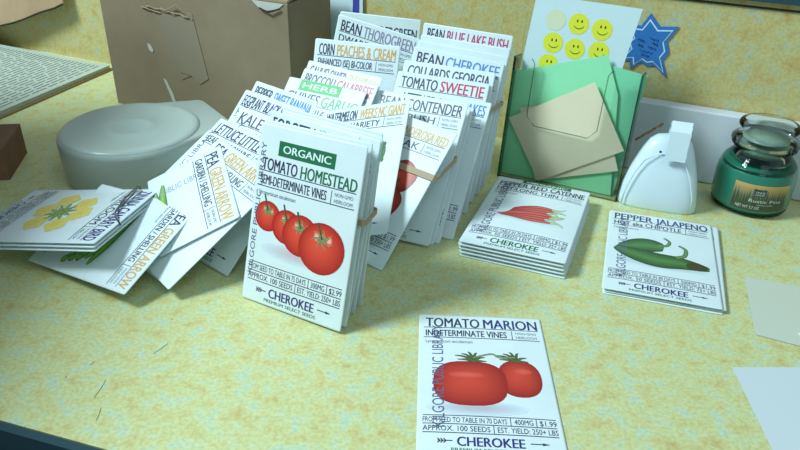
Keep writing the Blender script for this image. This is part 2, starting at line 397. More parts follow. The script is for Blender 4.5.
def pic_melon(S):
    S.blob(.63, .60, .0165, .0165, rgb(120,176,96), rgb(52,112,58))
    for k in range(6):
        x = .47+k*.065; S.stroke([(x, .72-.02*abs(k-2.5)), (x+.015, .66), (x-.01, .60), (x+.015, .54), (x, .48+.02*abs(k-2.5))], .0012, rgb(30,84,44), rgb(58,116,60))
def pic_pond(S):
    for u, v, r in ((.38,.50,.22),(.68,.60,.17),(.65,.41,.18)):
        S.blob(u, v, r*W, r*W, rgb(224,84,56), rgb(140,40,30), hl=(-.1,.3), wob=.03)
    for k in range(6): S.stroke([(.64,.52), (.64+.1*math.cos(k), .52+.07*math.sin(k))], .0012, rgb(100,50,30), rgb(150,80,50))
PICS = dict(home=pic_home, marion=pic_marion, cayenne=pic_cayenne, jal=pic_jal, zin=pic_zin, pea=pic_pea, melon=pic_melon, pond=pic_pond)
PNAME = dict(home='tomato_picture', marion='tomato_picture', cayenne='pepper_picture', jal='pepper_picture', zin='flower_picture', pea='pea_picture', melon='melon_picture', pond='tomato_picture')

def plain(fr, label, group, th=.0009, marks=True, sc=1.):
    o, A, B = fr; root = empty('seed_packet', mtx(o, A, B)); tag(root, label, 'seed packet', group)
    mb, sf = envelope(th, sc); mb.build('envelope', M_PAPER, root, smooth=True)
    if marks:
        S = Sheet(sf); S.text('NON-GMO', .80, .95, .846, .866, GREY); S.text('HEIRLOOM', .80, .95, .812, .832, GREY); S.build('title_lettering', root); S = Sheet(sf)
        S.hrule(.232); S.hrule(.18); S.hrule(.127); S.text('$1.99', .845, .96, .19, .223, INK, .004); S.text('250+ LBS', .78, .96, .138, .171, INK, .004)
        S.vrule(.822, .182, .23); S.build('lower_lettering', root)
    return root

# ================================================================ SETTING
WP = Vector((.279, .637, 0)); WT = Vector((.9184, -.3956, 0)); WN = Vector((.3956, .9184, 0))
def wf(t, n, z): return WP+WT*t+WN*n+Vector((0,0,z))      # along the wall, behind its face, height
def flat_at(x, y, yaw, z):  # packet lying flat, base-centre at x,y
    return Vector((x,y,z)), Vector((math.cos(yaw), math.sin(yaw), 0)), Vector((-math.sin(yaw), math.cos(yaw), 0))

b = MB(); b.box(-1.25, .75, 0, .02, -.03, .161, 0, wf); tag(b.build('wall_back', M_WALL), kind='structure')
b = MB(); b.box(-1.25, .75, -.0012, .02, .1612, .1628, 0, wf); tag(b.build('trim_1', M_DARK), kind='structure')
b = MB(); b.box(-1.25, .75, -.001, .02, .1630, .1675, 0, wf); tag(b.build('trim_2', M_WALL), kind='structure')
b = MB(); b.box(-1.25, .75, -.006, .02, .1677, .215, 0, wf); tag(b.build('trim_3', M_TEAL), kind='structure')
# countertop: front edge runs through these two points
E0 = Vector((-.2204, .291, 0)); ED = Vector((.0675, -.0193, 0)).normalized()
fl = E0-ED*.9; fr_ = E0+ED*.95; bl = wf(-1.2, .0, 0); br_ = wf(.7, .0, 0)
top = empty('countertop'); tag(top, 'yellow speckled laminate countertop that everything stands on', 'countertop')
b = MB(); b.prism([fl, fr_, br_, bl], Vector((0,0,-.03))); b.build('top_panel', M_COUNTER, top)
n2 = Vector((-ED.y, ED.x, 0)); 
b = MB(); b.prism([fl-n2*.0008, fr_-n2*.0008, fr_-n2*.006, fl-n2*.006], Vector((0,0,-.032))); b.build('edge_strip', M_TEAL, top, bevel=.002)
def scratch(p, q, r=.00012):
    b = MB(); p = Vector(p); q = Vector(q); b.tube([(p.x,p.y,.0001), ((p.x+q.x)/2+.0004,(p.y+q.y)/2,.00015), (q.x,q.y,.0001)], r, 5); b.build('scratch', M_DARK, top)
SCR = [[[-0.1524, 0.3707], [-0.1532, 0.3712]], [[-0.1469, 0.3607], [-0.1532, 0.3501]], [[-0.1738, 0.3255], [-0.1751, 0.3101]], [[-0.1681, 0.3023], [-0.1672, 0.2922]], [[-0.1991, 0.328], [-0.1981, 0.3262]], [[-0.1517, 0.3862], [-0.1517, 0.3851]], [[-0.1867, 0.3421], [-0.1884, 0.3383]], [[-0.1098, 0.3559], [-0.109, 0.3549]]]
for p, q in SCR: scratch(p, q)
b = MB(); b.box(-1.5, 1.5, -1.0, 1.6, -.76, -.74); tag(b.build('floor', M_FLOOR), kind='structure')

# ================================================================ CARDBOARD BOX
BO = Vector((-.3286, .7844, 0))
def bf(x, y, z): return BO+WT*x+WN*y+Vector((0,0,z))
box = empty('cardboard_box', Matrix.Translation(BO)); tag(box, 'large brown cardboard box with torn tape on its front, behind the seed packets', 'box')
def bfl(x, y, z): return bf(x, y, z)-BO
BW, BD, BH = .236, .083, .1385; t_ = .003
b = MB()
b.box(0, BW, 0, t_, 0, BH, 0, bfl); b.box(0, BW, BD-t_, BD, 0, BH, 0, bfl); b.box(0, t_, t_, BD-t_, 0, BH, 0, bfl); b.box(BW-t_, BW, t_, BD-t_, 0, BH, 0, bfl); b.box(t_, BW-t_, t_, BD-t_, 0, t_, 0, bfl)
b.build('carton', M_CARD, box, bevel=.0008)
b = MB(); b.prism([bfl(.001,0.001,BH+.0005), bfl(BW-.001,.001,BH+.0005), bfl(BW-.002,BD*.5,BH+.004), bfl(.002,BD*.5,BH+.004)], Vector((0,0,.0025))); b.build('flap', M_CARDEDGE, box)
b = MB(); b.prism([bfl(.001,BD-.001,BH+.0005), bfl(BW-.001,BD-.001,BH+.0005), bfl(BW-.002,BD*.5,BH+.0075), bfl(.002,BD*.5,BH+.0075)], Vector((0,0,.0025))); b.build('flap', M_CARD, box)
# tape strip and torn bits on the front, placed by (x across, z up)
b = MB(); b.prism([bfl(.072,-.0006,BH-.022), bfl(.122,-.0006,BH-.022), bfl(.134,-.0006,.050), bfl(.122,-.0006,.042), bfl(.112,-.0006,.050), bfl(.099,-.0006,.044)], WN*.0004); b.build('tape_strip', M_TAPE, box)
b = MB()
for k in range(9):
    x = .058+k*.0062; z = BH-.0225+.002*math.sin(k*2.1); b.tube([bfl(x,-.0010,z), bfl(x+.006,-.0022,z+.002*math.sin(k*3)), bfl(x+.012,-.0010,z-.002)], .0006, 6)
b.tube([bfl(.092,-.002,BH-.022), bfl(.107,-.005,BH-.014), bfl(.122,-.001,BH-.028)], .0006, 6); b.build('torn_tape_fringe', M_CARDEDGE, box)
def torn(pts, m=M_TORN):
    b = MB(); b.prism([bfl(x,-.0007,z) for x, z in pts], WN*.0005); b.build('torn_patch', m, box)
torn([(x+.022,z-.023) for x, z in [(.036,.1005),(.040,.099),(.043,.094),(.041,.091),(.037,.094)]])
torn([(x+.020,z-.013) for x, z in [(.053,.054),(.057,.052),(.064,.038),(.0665,.027),(.062,.027),(.059,.038)]])
torn([(.098,.0525),(.110,.0500),(.1105,.0490),(.099,.0510)], M_REDCARD)
torn([(.196,.1385),(.232,.1385),(.226,.1335),(.214,.1305),(.205,.131)])
b = MB(); b.tube([bfl(.205,-.002,.1325), bfl(.216,-.003,.1295), bfl(.228,-.002,.134)], .0008, 6); b.build('torn_tape_fringe', M_DARK, box)

# card with a purple edge behind the box
b = empty('bordered_card', Matrix.Translation(wf(-.42,-.006,0))); tag(b, 'white card with a purple border standing between the box and the wall', 'card')
o_ = wf(-.42,-.006,0); m_ = MB(); m_.prism([wf(-.42,-.006,0)-o_, wf(-.352,-.006,0)-o_, wf(-.352,-.002,.16)-o_, wf(-.42,-.002,.16)-o_], WN*-.0006); m_.build('sheet', M_SHEET, b)
m_ = MB(); m_.prism([wf(-.3635,-.0068,0)-o_, wf(-.3562,-.0068,0)-o_, wf(-.3562,-.0028,.16)-o_, wf(-.3635,-.0028,.16)-o_], WN*-.0003); m_.build('border', M_PURPLE, b)

# tan board leaning on the wall, top left
b = MB(); o_ = Vector((0,0,0))
ptsb = [wf(-.955,-.03,.012), wf(-.905,-.027,.031), wf(-.86,-.024,.043), wf(-.84,-.022,.050), wf(-.81,-.02,.062), wf(-.785,-.018,.070), wf(-.772,-.016,.076), wf(-.775,-.003,.17), wf(-1.05,-.003,.16), wf(-1.04,-.03,.001)]
lean = empty('cardboard_sheet', Matrix.Translation(wf(-1.04,-.03,0))); tag(lean, 'tan cardboard sheet with a ragged dark lower edge leaning on the wall above the booklet', 'cardboard')
o_ = wf(-1.04,-.03,0)
b.prism([p-o_ for p in ptsb], WN*.0025); b.build('sheet', M_TAN, lean)
b = MB(); b.tube([p-o_-WN*.0006 for p in ptsb[:7]], .0012, 6); b.build('ragged_edge', M_DARK, lean)

# small brown carton at left edge
b = MB(); c0 = Vector((-.356,.584,0)); b.prism([c0, c0+Vector((-.012,.06,0)), c0+Vector((-.11,.045,0)), c0+Vector((-.098,-.025,0))], Vector((0,0,.030)))
ob = b.build('small_carton', M_REDCARD, bevel=.001); tag(ob, 'corner of a dark brown carton at the left edge of the counter', 'box')

# tall block added out of view to cast shade on the counter's left side
b = MB(); b.prism([Vector((-.455,.22,0)), Vector((-.455,.635,0)), Vector((-.74,.635,0)), Vector((-.74,.22,0))], Vector((0,0,.36)))
ob = b.build('light_blocker', M_REDCARD, bevel=.002); tag(ob, 'unseen tall brown block added beyond the left edge of the view to shade the counter', 'box')
# booklet
K0 = Vector((-.376,.9016,0)); KD = Vector((-.062,-.185,0)).normalized(); KL = -WT
bk = empty('printed_booklet', Matrix.Translation(K0)); tag(bk, 'open booklet of closely printed pages lying along the wall left of the box', 'booklet')
def kq(a, c, z): return KL*a+KD*c+Vector((0,0,z))      # a along the wall, c towards viewer
b = MB(); b.prism([kq(0,0,0), kq(.34,0,0), kq(.34,.26,0), kq(0,.26,0)], Vector((0,0,.0022))); b.build('cover', M_COVER, bk, bevel=.0006)
b = MB()
for k in range(5):
    e = .0025+.0004*(k%2); b.prism([kq(e,e,.0024+k*.0009), kq(.336,e,.0024+k*.0009), kq(.336,.255,.0024+k*.0009), kq(e+.0005*k,.255,.0024+k*.0009)], Vector((0,0,.0008)))
b.build('pages', M_PAGE, bk)
b = MB()
for k in range(46):
    a = .012+k*.0068; c = .012
    while c < .24:
        l = random.uniform(.008,.024); b.prism([kq(a,c,.0070), kq(a+.0018,c,.0070), kq(a+.0018,min(c+l,.245),.0070), kq(a,min(c+l,.245),.0070)], Vector((0,0,.0001))); c += l+.0035
b.build('printed_lines', M_PAGEINK, bk)

# milky tape dispenser
TC = Vector((-.250,.615,0))
tp = empty('tape_dispenser', Matrix.Translation(TC)); tag(tp, 'round milky white plastic tape dispenser in front of the cardboard box', 'tape dispenser')
def hull(pts):
    pts = sorted(pts); 
    def half(ps):
        r = []
        for p in ps:
            while len(r) > 1 and (r[-1][0]-r[-2][0])*(p[1]-r[-2][1])-(r[-1][1]-r[-2][1])*(p[0]-r[-2][0]) <= 0: r.pop()
            r.append(p)
        return r
    a = half(pts); b_ = half(pts[::-1]); return a[:-1]+b_[:-1]
circ = [(.064*math.cos(2*math.pi*k/56), .064*math.sin(2*math.pi*k/56)) for k in range(56)]
def rc(cx, cy, r=.006): return [(cx+r*math.cos(k), cy+r*math.sin(k)) for k in [i*.45 for i in range(14)]]
H = hull(circ+rc(.044,.074)+rc(.084,.020)); cx = sum(p[0] for p in H)/len(H); cy = sum(p[1] for p in H)/len(H)
def ring(s, z, d=0.):
    return [(p[0]*s+d*0, p[1]*s, z) for p in H]
b = MB(); rings = [ring(.94,0), ring(.975,.002), ring(.985,.012), ring(1.,.036), ring(.99,.0395), ring(.965,.041)]
n = len(H); vs = [v for r in rings for v in r]; fs = []
for i in range(len(rings)-1):
    for k in range(n): fs.append((i*n+k, i*n+(k+1)%n, (i+1)*n+(k+1)%n, (i+1)*n+k))
fs += [tuple(range(n-1,-1,-1)), tuple(range((len(rings)-1)*n, len(rings)*n))]
b.add(vs, fs); b.build('housing', M_MILKY, tp, smooth=True).modifiers.new('e','EDGE_SPLIT').split_angle = .7
b = MB(); b.lathe([(.0,.0412),(.012,.0412),(.0155,.0424),(.019,.0430),(.022,.0420),(.030,.0414),(.045,.0420),(.054,.0436),(.0585,.0436),(.0615,.0418),(.0625,.0395)], 64); b.build('roll_cover', M_MILKY, tp, smooth=True)

# ================================================================ ACRYLIC HOLDER
hq = (.0911,.6193,-.4344,1.4278,0,.0006); HWd, HFh = .1123, .113
ho, hA, hB = frame_q(hq); hN = hA.cross(hB); ho = ho+hA*HWd/2
hold = empty('brochure_holder', mtx(ho, hA, hB)); tag(hold, 'clear acrylic brochure holder with a curved finger notch, leaning near the wall', 'holder')
w2 = HWd/2; b = MB()
nl, nr, nb = -.0365, .0285, .052   # notch
front = [(-w2,0),(w2,0),(w2,HFh),(nr+.003,HFh),(nr,HFh-.004),(nr-.001,nb+.008),(nr-.008,nb),(nl+.008,nb+.002),(nl,nb+.010),(nl,HFh-.004),(nl-.003,HFh),(-w2,HFh)]
b.prism([Vector((x,y,0)) for x, y in front], Vector((0,0,-.0015))); b.build('front_panel', M_ACR, hold)
b = MB(); b.tube([(x,y,.0002) for x, y in front[3:11]], .00045, 6); b.build('notch_rim', M_ACREDGE, hold, smooth=True)
b = MB(); b.box(-w2, w2, 0, .150, -.024, -.0225); b.build('back_panel', M_ACR, hold)
b = MB(); b.box(-w2, -w2+.0012, 0, HFh, -.0225, -.0015); b.build('side_panel', M_ACREDGE, hold)
b = MB(); b.box(w2-.0012, w2, 0, HFh, -.0225, -.0015); b.build('side_panel', M_ACREDGE, hold)
b = MB(); b.box(-w2, w2, 0, .0015, -.0225, -.0015); b.build('floor_panel', M_ACR, hold)
hinv = hold.matrix_world
HP = {"white": [[-0.048, 0.1663], [0.0432, 0.1647], [0.0345, 0.1005], [0.0384, 0.003], [-0.05, 0.0017], [-0.0521, 0.1109]], "greenB": [[0.0278, 0.1155], [0.0588, 0.1118], [0.0507, 0.0017], [0.0025, 0.0017]], "greenA": [[-0.056, 0.0984], [0.0231, 0.1245], [0.038, 0.0924], [0.0491, 0.0017], [-0.0558, 0.0017]], "beigeB": [[-0.0454, 0.0665], [0.0254, 0.0889], [0.0516, 0.0267], [-0.0207, 0.0017]], "beigeA": [[-0.0541, 0.0562], [0.0174, 0.101], [0.0532, 0.0461], [-0.0173, 0.0022]], "smile": [[-0.0277, 0.1468], [-0.0074, 0.146], [0.0132, 0.1436], [-0.027, 0.1272], [-0.0071, 0.1246], [0.0139, 0.125], [-0.0284, 0.1082]]}
def hsheet(name, poly, depth, m, label, cat, th=.0004):
    e = empty(name, mtx(ho-hN*depth, hA, hB)); tag(e, label, cat)
    b = MB(); b.prism([Vector((x,y,0)) for x, y in poly], Vector((0,0,-th))); b.build('sheet', m, e); return e
ws = hsheet('smiley_sheet', HP['white'], .015, M_SHEET, 'white sheet with yellow smiley faces standing in the clear holder', 'sheet')
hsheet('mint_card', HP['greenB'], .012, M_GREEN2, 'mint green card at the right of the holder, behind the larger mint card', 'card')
hsheet('mint_card', HP['greenA'], .009, M_GREEN, 'large mint green card with a sloping top edge in the clear holder', 'card')
hsheet('beige_card', HP['beigeB'], .006, M_BEIGE, 'beige card peeking out below the front beige card in the holder', 'card')
hsheet('beige_card', HP['beigeA'], .004, M_BEIGE, 'beige card turned on its corner at the front of the holder', 'card')
for i, (x, y) in enumerate(HP['smile']):
    f = MB(); R = .0089; n = 32; yel = rgb(226,230,62) if i else rgb(216,226,190)
    f.add([(x,y,.0002)]+[(x+R*math.cos(2*math.pi*k/n), y+R*math.sin(2*math.pi*k/n), .0002) for k in range(n)], [(0,1+k,1+(k+1)%n) for k in range(n)], 0, yel)
    if i:
        ink = rgb(60,56,30)
        for ex in (-.0012,.0026): f.add([(x+ex+.0007*math.cos(a), y+.0024+.0014*math.sin(a), .0003) for a in [k*.785 for k in range(8)]], [tuple(range(8))], 0, ink)
        arc = [(x+.0006+.0048*math.cos(a), y-.0002+.0042*math.sin(a)) for a in [math.pi*1.12+k*math.pi*.76/10 for k in range(11)]]
        vs = []; fs = []
        for k, (ax, ay) in enumerate(arc): vs += [(ax,ay,.0003),(ax,ay+.0007,.0003)]; fs += [(2*k-2,2*k,2*k+1,2*k-1)] if k else []
        f.add(vs, fs, 0, ink)
    f.build('smiley_face', M_PRINT, ws, normals=False)

# blue star on the wall
st = empty('star_sign', mtx(wf(-.0605,-.0005,.118), WT, Vector((0,0,1)))); tag(st, 'blue paper star with a white outline and handwriting stuck on the wall', 'sign')
tips = [(-.002,.029),(.024,.020),(.020,-.004),(.023,-.028),(.003,-.019),(-.011,-.024),(-.024,-.018),(-.020,.001),(-.021,.017)]
def star_pts(s):
    r = []
    for i, (x, y) in enumerate(tips):
        x2, y2 = tips[(i+1)%len(tips)]; mx, my = (x+x2)/2, (y+y2)/2
        r.append(Vector((x*s, y*s, 0))); r.append(Vector((mx*.74*s, my*.74*s, 0)))
    return r
def starmesh(s, z, th):
    P = star_pts(s); n = len(P); mb = MB(); vs = [Vector((0,0,z))]+[p+Vector((0,0,z)) for p in P]+[p+Vector((0,0,z-th)) for p in P]
    fs = [(0,1+k,1+(k+1)%n) for k in range(n)]+[(1+k,1+n+k,1+n+(k+1)%n,1+(k+1)%n) for k in range(n)]; mb.add(vs, fs); return mb
starmesh(1., .0010, .0010).build('card_body', M_BLUE, st); starmesh(.83, .0012, .0002).build('white_outline', M_STARW, st); starmesh(.76, .0014, .0002).build('blue_centre', M_BLUE, st)
b = MB()
for x0, y0, l in ((-.009,.005,.006),(.001,.007,.008),(-.008,.000,.005),(.001,-.001,.007),(-.006,-.005,.012),(.004,.003,.005),(-.004,-.0085,.008)):
    b.tube([(x0+l*k/8, y0+.0013*math.sin(k*2.4+x0*900)-.0002*k, .0016) for k in range(9)], .00028, 5)
b.build('handwriting', M_INKB, st)

# white board along the wall
b = MB(); b.box(-.155, .30, -.016, -.001, .0005, .0695, 0, wf)
ob = b.build('white_panel', M_BOARD, bevel=.0015); tag(ob, 'long low white panel standing against the wall behind the candle', 'panel')

# ================================================================ WHITE SCOOP
SC = Vector((.2273,.5700,.0)); SD = Vector((.93,-.30,0)).normalized(); SN = Vector((-SD.y, SD.x, 0))
sc_ = empty('plastic_scoop', mtx(SC, SD, SN)); tag(sc_, 'white plastic scoop standing on its wide end between holder and candle', 'scoop')
b = MB(); secs = [(0,.0325,.013,0,0),(.002,.0335,.0135,0,0),(.008,.0332,.0135,0,0),(.020,.0315,.013,.001,.0),(.032,.0285,.0125,.002,.0005),(.043,.0245,.0115,.004,.001),(.052,.0210,.0100,.005,.0015),(.059,.0175,.0085,.006,.002),(.063,.0125,.0065,.007,.002),(.0645,.004,.003,.008,.002)]
n = 40; vs = []; fs = []
for z, rx, ry, dy, dx in secs:
    for k in range(n):
        a = 2*math.pi*k/n; c, s_ = math.cos(a), math.sin(a); vs.append((dx+math.copysign(abs(c)**.7, c)*rx, dy+math.copysign(abs(s_)**.7, s_)*ry, z))
for i in range(len(secs)-1):
    for k in range(n): fs.append((i*n+k, i*n+(k+1)%n, (i+1)*n+(k+1)%n, (i+1)*n+k))
fs += [tuple(range(n-1,-1,-1)), tuple(range((len(secs)-1)*n, len(secs)*n))]; b.add(vs, fs)
def z_up(o):   # local frame of the scoop is (along, into, up)
    return o
o = b.build('scoop_body', M_WHITEP, sc_, smooth=True)
b = MB(); b.tube([(-.029,-.0125,.004),(-.0280,-.0125,.016),(-.0235,-.0115,.032),(-.017,-.0095,.045),(-.006,-.0070,.0525),(.008,-.0068,.0530),(.0165,-.0085,.046),(.0225,-.0108,.034),(.0275,-.0125,.018),(.029,-.0125,.004)], .0006, 8)
b.build('raised_rim', M_WHITEP, sc_, smooth=True)
b = MB(); b.tube([(.006,-.007,.044),(.006,-.010,.052),(.0065,-.0085,.070),(.007,-.003,.0775),(.0075,.004,.076),(.0075,.008,.066),(.007,.009,.052)], .0001, 4)
b = MB(); prof = [(-.0125,.049),(-.0118,.056),(-.0095,.074),(-.0065,.0785),(-.001,.0805),(.005,.078),(.008,.070),(.0085,.055)]; th = .0022
for (y0,z0),(y1,z1) in zip(prof, prof[1:]):
    b.prism([Vector((-.0015,y0,z0)), Vector((.0150,y0,z0)), Vector((.0155,y1,z1)), Vector((-.0010,y1,z1))], Vector((0,th,-th*.4)))
b.build('handle_loop', M_WHITEP, sc_)
b = MB(); b.lathe([(.0,-.0004),(.0011,-.0003),(.0011,.0003),(.0,.0004)], 12); o = b.build('dark_rivet', M_DARK, sc_); o.location = (-.0055,-.0072,.0535); o.rotation_euler = (math.pi/2,0,0)
sc_.matrix_world = Matrix(((SD.x,SN.x,0,SC.x),(SD.y,SN.y,0,SC.y),(0,0,1,0),(0,0,0,1)))
b = MB()
for s in (0, 1.6, 3.1):
    b.tube([Vector((.2035+k*.0021,.586+.0004*k,.055+k*.0013))+Vector((0, .0006*math.cos(k*1.4+s), .0010*math.sin(k*1.4+s))) for k in range(12)], .0006, 6)
ob = b.build('brown_twine', M_BROWN, smooth=True); tag(ob, 'short twisted brown twine between the holder and the white scoop', 'twine')

# ================================================================ CANDLE
CC = Vector((.313,.5782,0))
cd = empty('jar_candle', Matrix.Translation(CC)@Matrix.Diagonal((.95,.95,.985,1))); tag(cd, 'green jar candle with a glass lid standing at the right', 'candle')
b = MB(); b.lathe([(.0325,.0412),(.0306,.0450),(.0275,.0485),(.0252,.0515),(.0248,.0540),(.0248,.0570),(.0278,.0582),(.0282,.0592),(.0278,.0605),(.0230,.0605),(.0230,.0530),(.0245,.0500),(.0270,.0470)], 64)
b.build('jar_glass', M_GLASS, cd, smooth=True)
b = MB(); b.lathe([(.0,.0),(.0290,.0),(.0320,.0018),(.0335,.0045),(.0,.0042)], 64); b.build('glass_base', M_GLASS, cd, smooth=True)
b = MB(); b.lathe([(.0,.0045),(.0330,.0046),(.0345,.0095),(.0347,.030),(.0343,.0350),(.0330,.0395),(.0308,.0435),(.0290,.0445),(.0,.0440)], 64); b.build('wax', M_WAX, cd, smooth=True)
b = MB(); b.lathe([(.0,.0640),(.0200,.0640),(.0202,.0652),(.0,.0652)], 48); b.build('lid_stopper', M_SEAL, cd, smooth=True)
b = MB(); b.lathe([(.0222,.0525),(.0226,.0520),(.0227,.0585),(.0222,.0585)], 48); b.build('lid_seal', M_SEAL, cd, smooth=True)
b = MB(); b.lathe([(.0,.0580),(.0205,.0580),(.0215,.0607),(.0282,.0610),(.0293,.0622),(.0290,.0638),(.0265,.0655),(.0225,.0672),(.0208,.0692),(.0210,.0712),(.0238,.0732),(.0256,.0748),(.0258,.0768),(.0245,.0786),(.0200,.0798),(.0,.0802)], 64); b.build('glass_lid', M_GLASS2, cd, smooth=True)
# label on the side facing the viewer
la0, la1, lz0, lz1 = math.radians(-142), math.radians(-60), .0090, .0335
def lab(u, v, e=0): a = la0+(la1-la0)*u; r = .0350+e; return (r*math.cos(a), r*math.sin(a), lz0+(lz1-lz0)*v)
def labpoly(pts, fs, e, col): LB.add([lab(u, v, e) for u, v in pts], fs, 0, col)
LB = MB(); n = 24; rows = [(0,rgb(66,72,60)),(.25,rgb(82,86,70)),(.55,rgb(112,118,96)),(.8,rgb(176,150,98)),(1,rgb(206,176,112))]
vs = []; cs = []; fs = []
for j, (v, c) in enumerate(rows):
    for i in range(n+1): vs.append(lab(i/n, v)); cs.append(c)
for j in range(len(rows)-1):
    for i in range(n): fs.append((j*(n+1)+i, j*(n+1)+i+1, (j+1)*(n+1)+i+1, (j+1)*(n+1)+i))
LB.add(vs, fs, 0, cs)
for k in range(22):
    u = .04+k*.042+random.uniform(-.01,.01); h = random.uniform(.6,.92); w = .028
    labpoly([(u-w,.12),(u+w,.12),(u,h)], [(0,1,2)], .0001+k*5e-6, rgb(58+k%3*8,70+k%4*6,52))
labpoly([(.34,.56),(.56,.56),(.56,.86),(.34,.86)], [(0,1,2,3)], .0003, rgb(96,112,112)); labpoly([(.355,.58),(.545,.58),(.545,.84),(.355,.84)], [(0,1,2,3)], .00035, rgb(54,62,66))
LB.build('label', M_PRINT, cd, normals=False)
LT = MB()
for t, u0, u1, v0, v1, e in (('Rustic Pine', .30,.86,.34,.47,.0004),('YANKEE', .37,.53,.71,.78,.0005),('CANDLE', .37,.53,.62,.69,.0005),('NET WT 3.7 OZ', .10,.50,.08,.19,.0004),('scented candle', .45,.72,.24,.29,.0004)):
    vs, fs = glyphs(t, .012); LT.add([lab(u0+(u1-u0)*a, v0+(v1-v0)*c, e) for a, c in vs], fs, 0, rgb(214,226,220))
LT.build('label_lettering', M_PRINT, cd, normals=False)

# ================================================================ LOOSE PAPERS AT RIGHT
def sheet(name, pts, z, m, label, th=.0003):
    b = MB(); b.prism([Vector((x,y,z)) for x, y in pts], Vector((0,0,th))); ob = b.build(name, m); tag(ob, label, 'paper'); return ob
sheet('paper_slip', [(.2409,.3862),(.36,.3330),(.383,.4180),(.2617,.4567)], .0004, M_VELLUM, 'pale green blank paper slip on the counter below the jar candle')
sheet('paper_slip', [(.2081,.2846),(.2074,.215),(.345,.212),(.345,.3575),(.2122,.352)], .0004, M_VELLUM2, 'pale blue blank paper in the lower right corner')

# ================================================================ SEED PACKETS
N_T = ('FROM SEED TO TABLE IN 70 DAYS','400MG','$1.99','APPROX. 100 SEEDS','EST. YIELD: 250+ LBS')
packet(flat_at(.0532,.2735,-.0244,.0004), 'tomato marion seed packet lying alone at the bottom, two plum tomatoes', [('TOMATO',INK),('MARION',NAVY)], sub='INDETERMINATE VINES', latin='Lycopersicum esculentum', nums=N_T, pic='marion', th=.0012)
# jalapeno stack
jx, jy, ja = .1865, .4188, -.2815
for k, (dx, dy, da) in enumerate(((.001,-.0005,.0),(.002,.0005,.015),(.0035,.0015,-.025))):
    plain(flat_at(jx+dx, jy+dy, ja+da, .0004+k*.00135), 'white seed packet lying under the pepper jalapeno packet', 'packets under the jalapeno packet', th=.0012)
packet(flat_at(jx, jy, ja, .0004+3*.00135+.0001), 'pepper jalapeno seed packet with two green peppers, on top of its stack', [('PEPPER',INK),('JALAPENO',NAVY)], sub='HOT aka CHIPOTLE', latin='Capsicum annuum', nums=('FROM SEED TO TABLE IN 80 DAYS','500MG','$1.99','APPROX. 50 SEEDS','EST. YIELD: 75+ LBS'), pic='jal', th=.0012, stamp=(.10,.19))
cx_, cy_, ca_ = .0843, .4618, -.3578
for k in range(4):
    plain(flat_at(cx_-.0006*k+.001, cy_-.001+.0004*k, ca_+.004*((k%2)*2-1), .0004+k*.0031), 'white seed packet lying under the pepper red cayenne packet', 'packets under the cayenne packet', th=.0029)
packet(flat_at(cx_, cy_, ca_, .0004+4*.0031), 'pepper red cayenne seed packet with red peppers, on top of its stack', [('PEPPER RED',INK),('CAYENNE',INK)], banner=('ORGANIC', DGREEN, .28,.80,.945,.998), tv=(.865,.935), sub='HOT/LONG THIN', latin='Capsicum annuum', nums=('FROM SEED TO TABLE IN 70 DAYS','100MG','$1.99','APPROX. 50 SEEDS','EST. YIELD: 25+ LBS'), pic='cayenne', th=.0028)

# homestead bundle
packet(frame_of('home'), 'organic tomato homestead seed packet with four red tomatoes, front of the leaning bundle', [('TOMATO',INK),('HOMESTEAD',DGREEN)], banner=('ORGANIC', DGREEN, .20,.74,.845,.925), tv=(.755,.825), sub='SEMI-DETERMINATE VINES', latin='Lycopersicum esculentum', nums=('FROM SEED TO TABLE IN 75 DAYS','300MG','$2.99','APPROX. 100 SEEDS','EST. YIELD: 250+ LBS'), pic='home', th=.0012, stamp=(.025,.075))
for i in range(4):
    plain(frame_of('fanA%d'%i), 'white seed packet behind the tomato homestead packet, its right edge showing', 'packets fanned behind the homestead packet', th=.0012)
packet(frame_of('forget'), 'forget-me-not seed packet peeking over the top of the homestead packet', [('FORGET-ME-NOT',INK)], lower=False, stamp=None, th=.001)
packet(frame_of('waterm'), 'watermelon seed packet with a round green melon, tilted behind the homestead bundle', [('WATERMELON',INK),('WEEKS NC GIANT',ORANGE)], sub='MELON VARIETY', pic='melon', th=.001)
packet(frame_of('ponderosa'), 'tomato ponderosa red seed packet under a tan rubber band', [('TOMATO',INK),('PONDEROSA RED',ORANGE)], sub='BEEFSTEAK', nums=N_T, pic='pond', th=.0006, tv=(.875,.945))
for i in range(2): plain(frame_of('fanC%d'%i), 'white seed packet between the bean contender and lettuce great lakes packets', 'packets behind the contender packet', th=.0009)
packet(frame_of('contender'), 'bean contender seed packet standing behind the ponderosa packet', [('BEAN',INK),('CONTENDER',INK)], sub='SNAP BUSH', th=.0008)
packet(frame_of('lakes'), 'lettuce great lakes seed packet with blue lettering, bottom right price box showing', [('LETTUCE',INK),('GREAT LAKES',BLUEI)], sub='CRISPHEAD', nums=N_T, th=.0009, stamp=None)
packet(frame_of('sweetie'), 'tomato sweetie seed packet with red lettering, behind the great lakes packet', [('TOMATO',INK),('SWEETIE',RED)], sub='CHERRY', th=.0012, stamp=None)
packet(frame_of('spinach'), 'seed packet almost hidden between the tomato sweetie and bean cherokee packets', [('COLLARDS',INK),('GEORGIA',INK)], sub='HEAT TOLERANT', th=.0018, stamp=None)
packet(frame_of('cherokee'), 'bean cherokee seed packet with blue lettering in the back bundle', [('BEAN',INK),('CHEROKEE',BLUEI)], sub='WAX BUSH', th=.002, stamp=None)
for i in range(2): plain(frame_of('fanD%d'%i), 'white seed packet between the bean cherokee and bean blue lake packets', 'packets behind the bean cherokee packet', th=.002)
packet(frame_of('bluelake'), 'bean blue lake bush seed packet with red lettering, rearmost on the right', [('BEAN',INK),('BLUE LAKE BUSH',PINK)], sub='SNAP BUSH', th=.002, stamp=None)
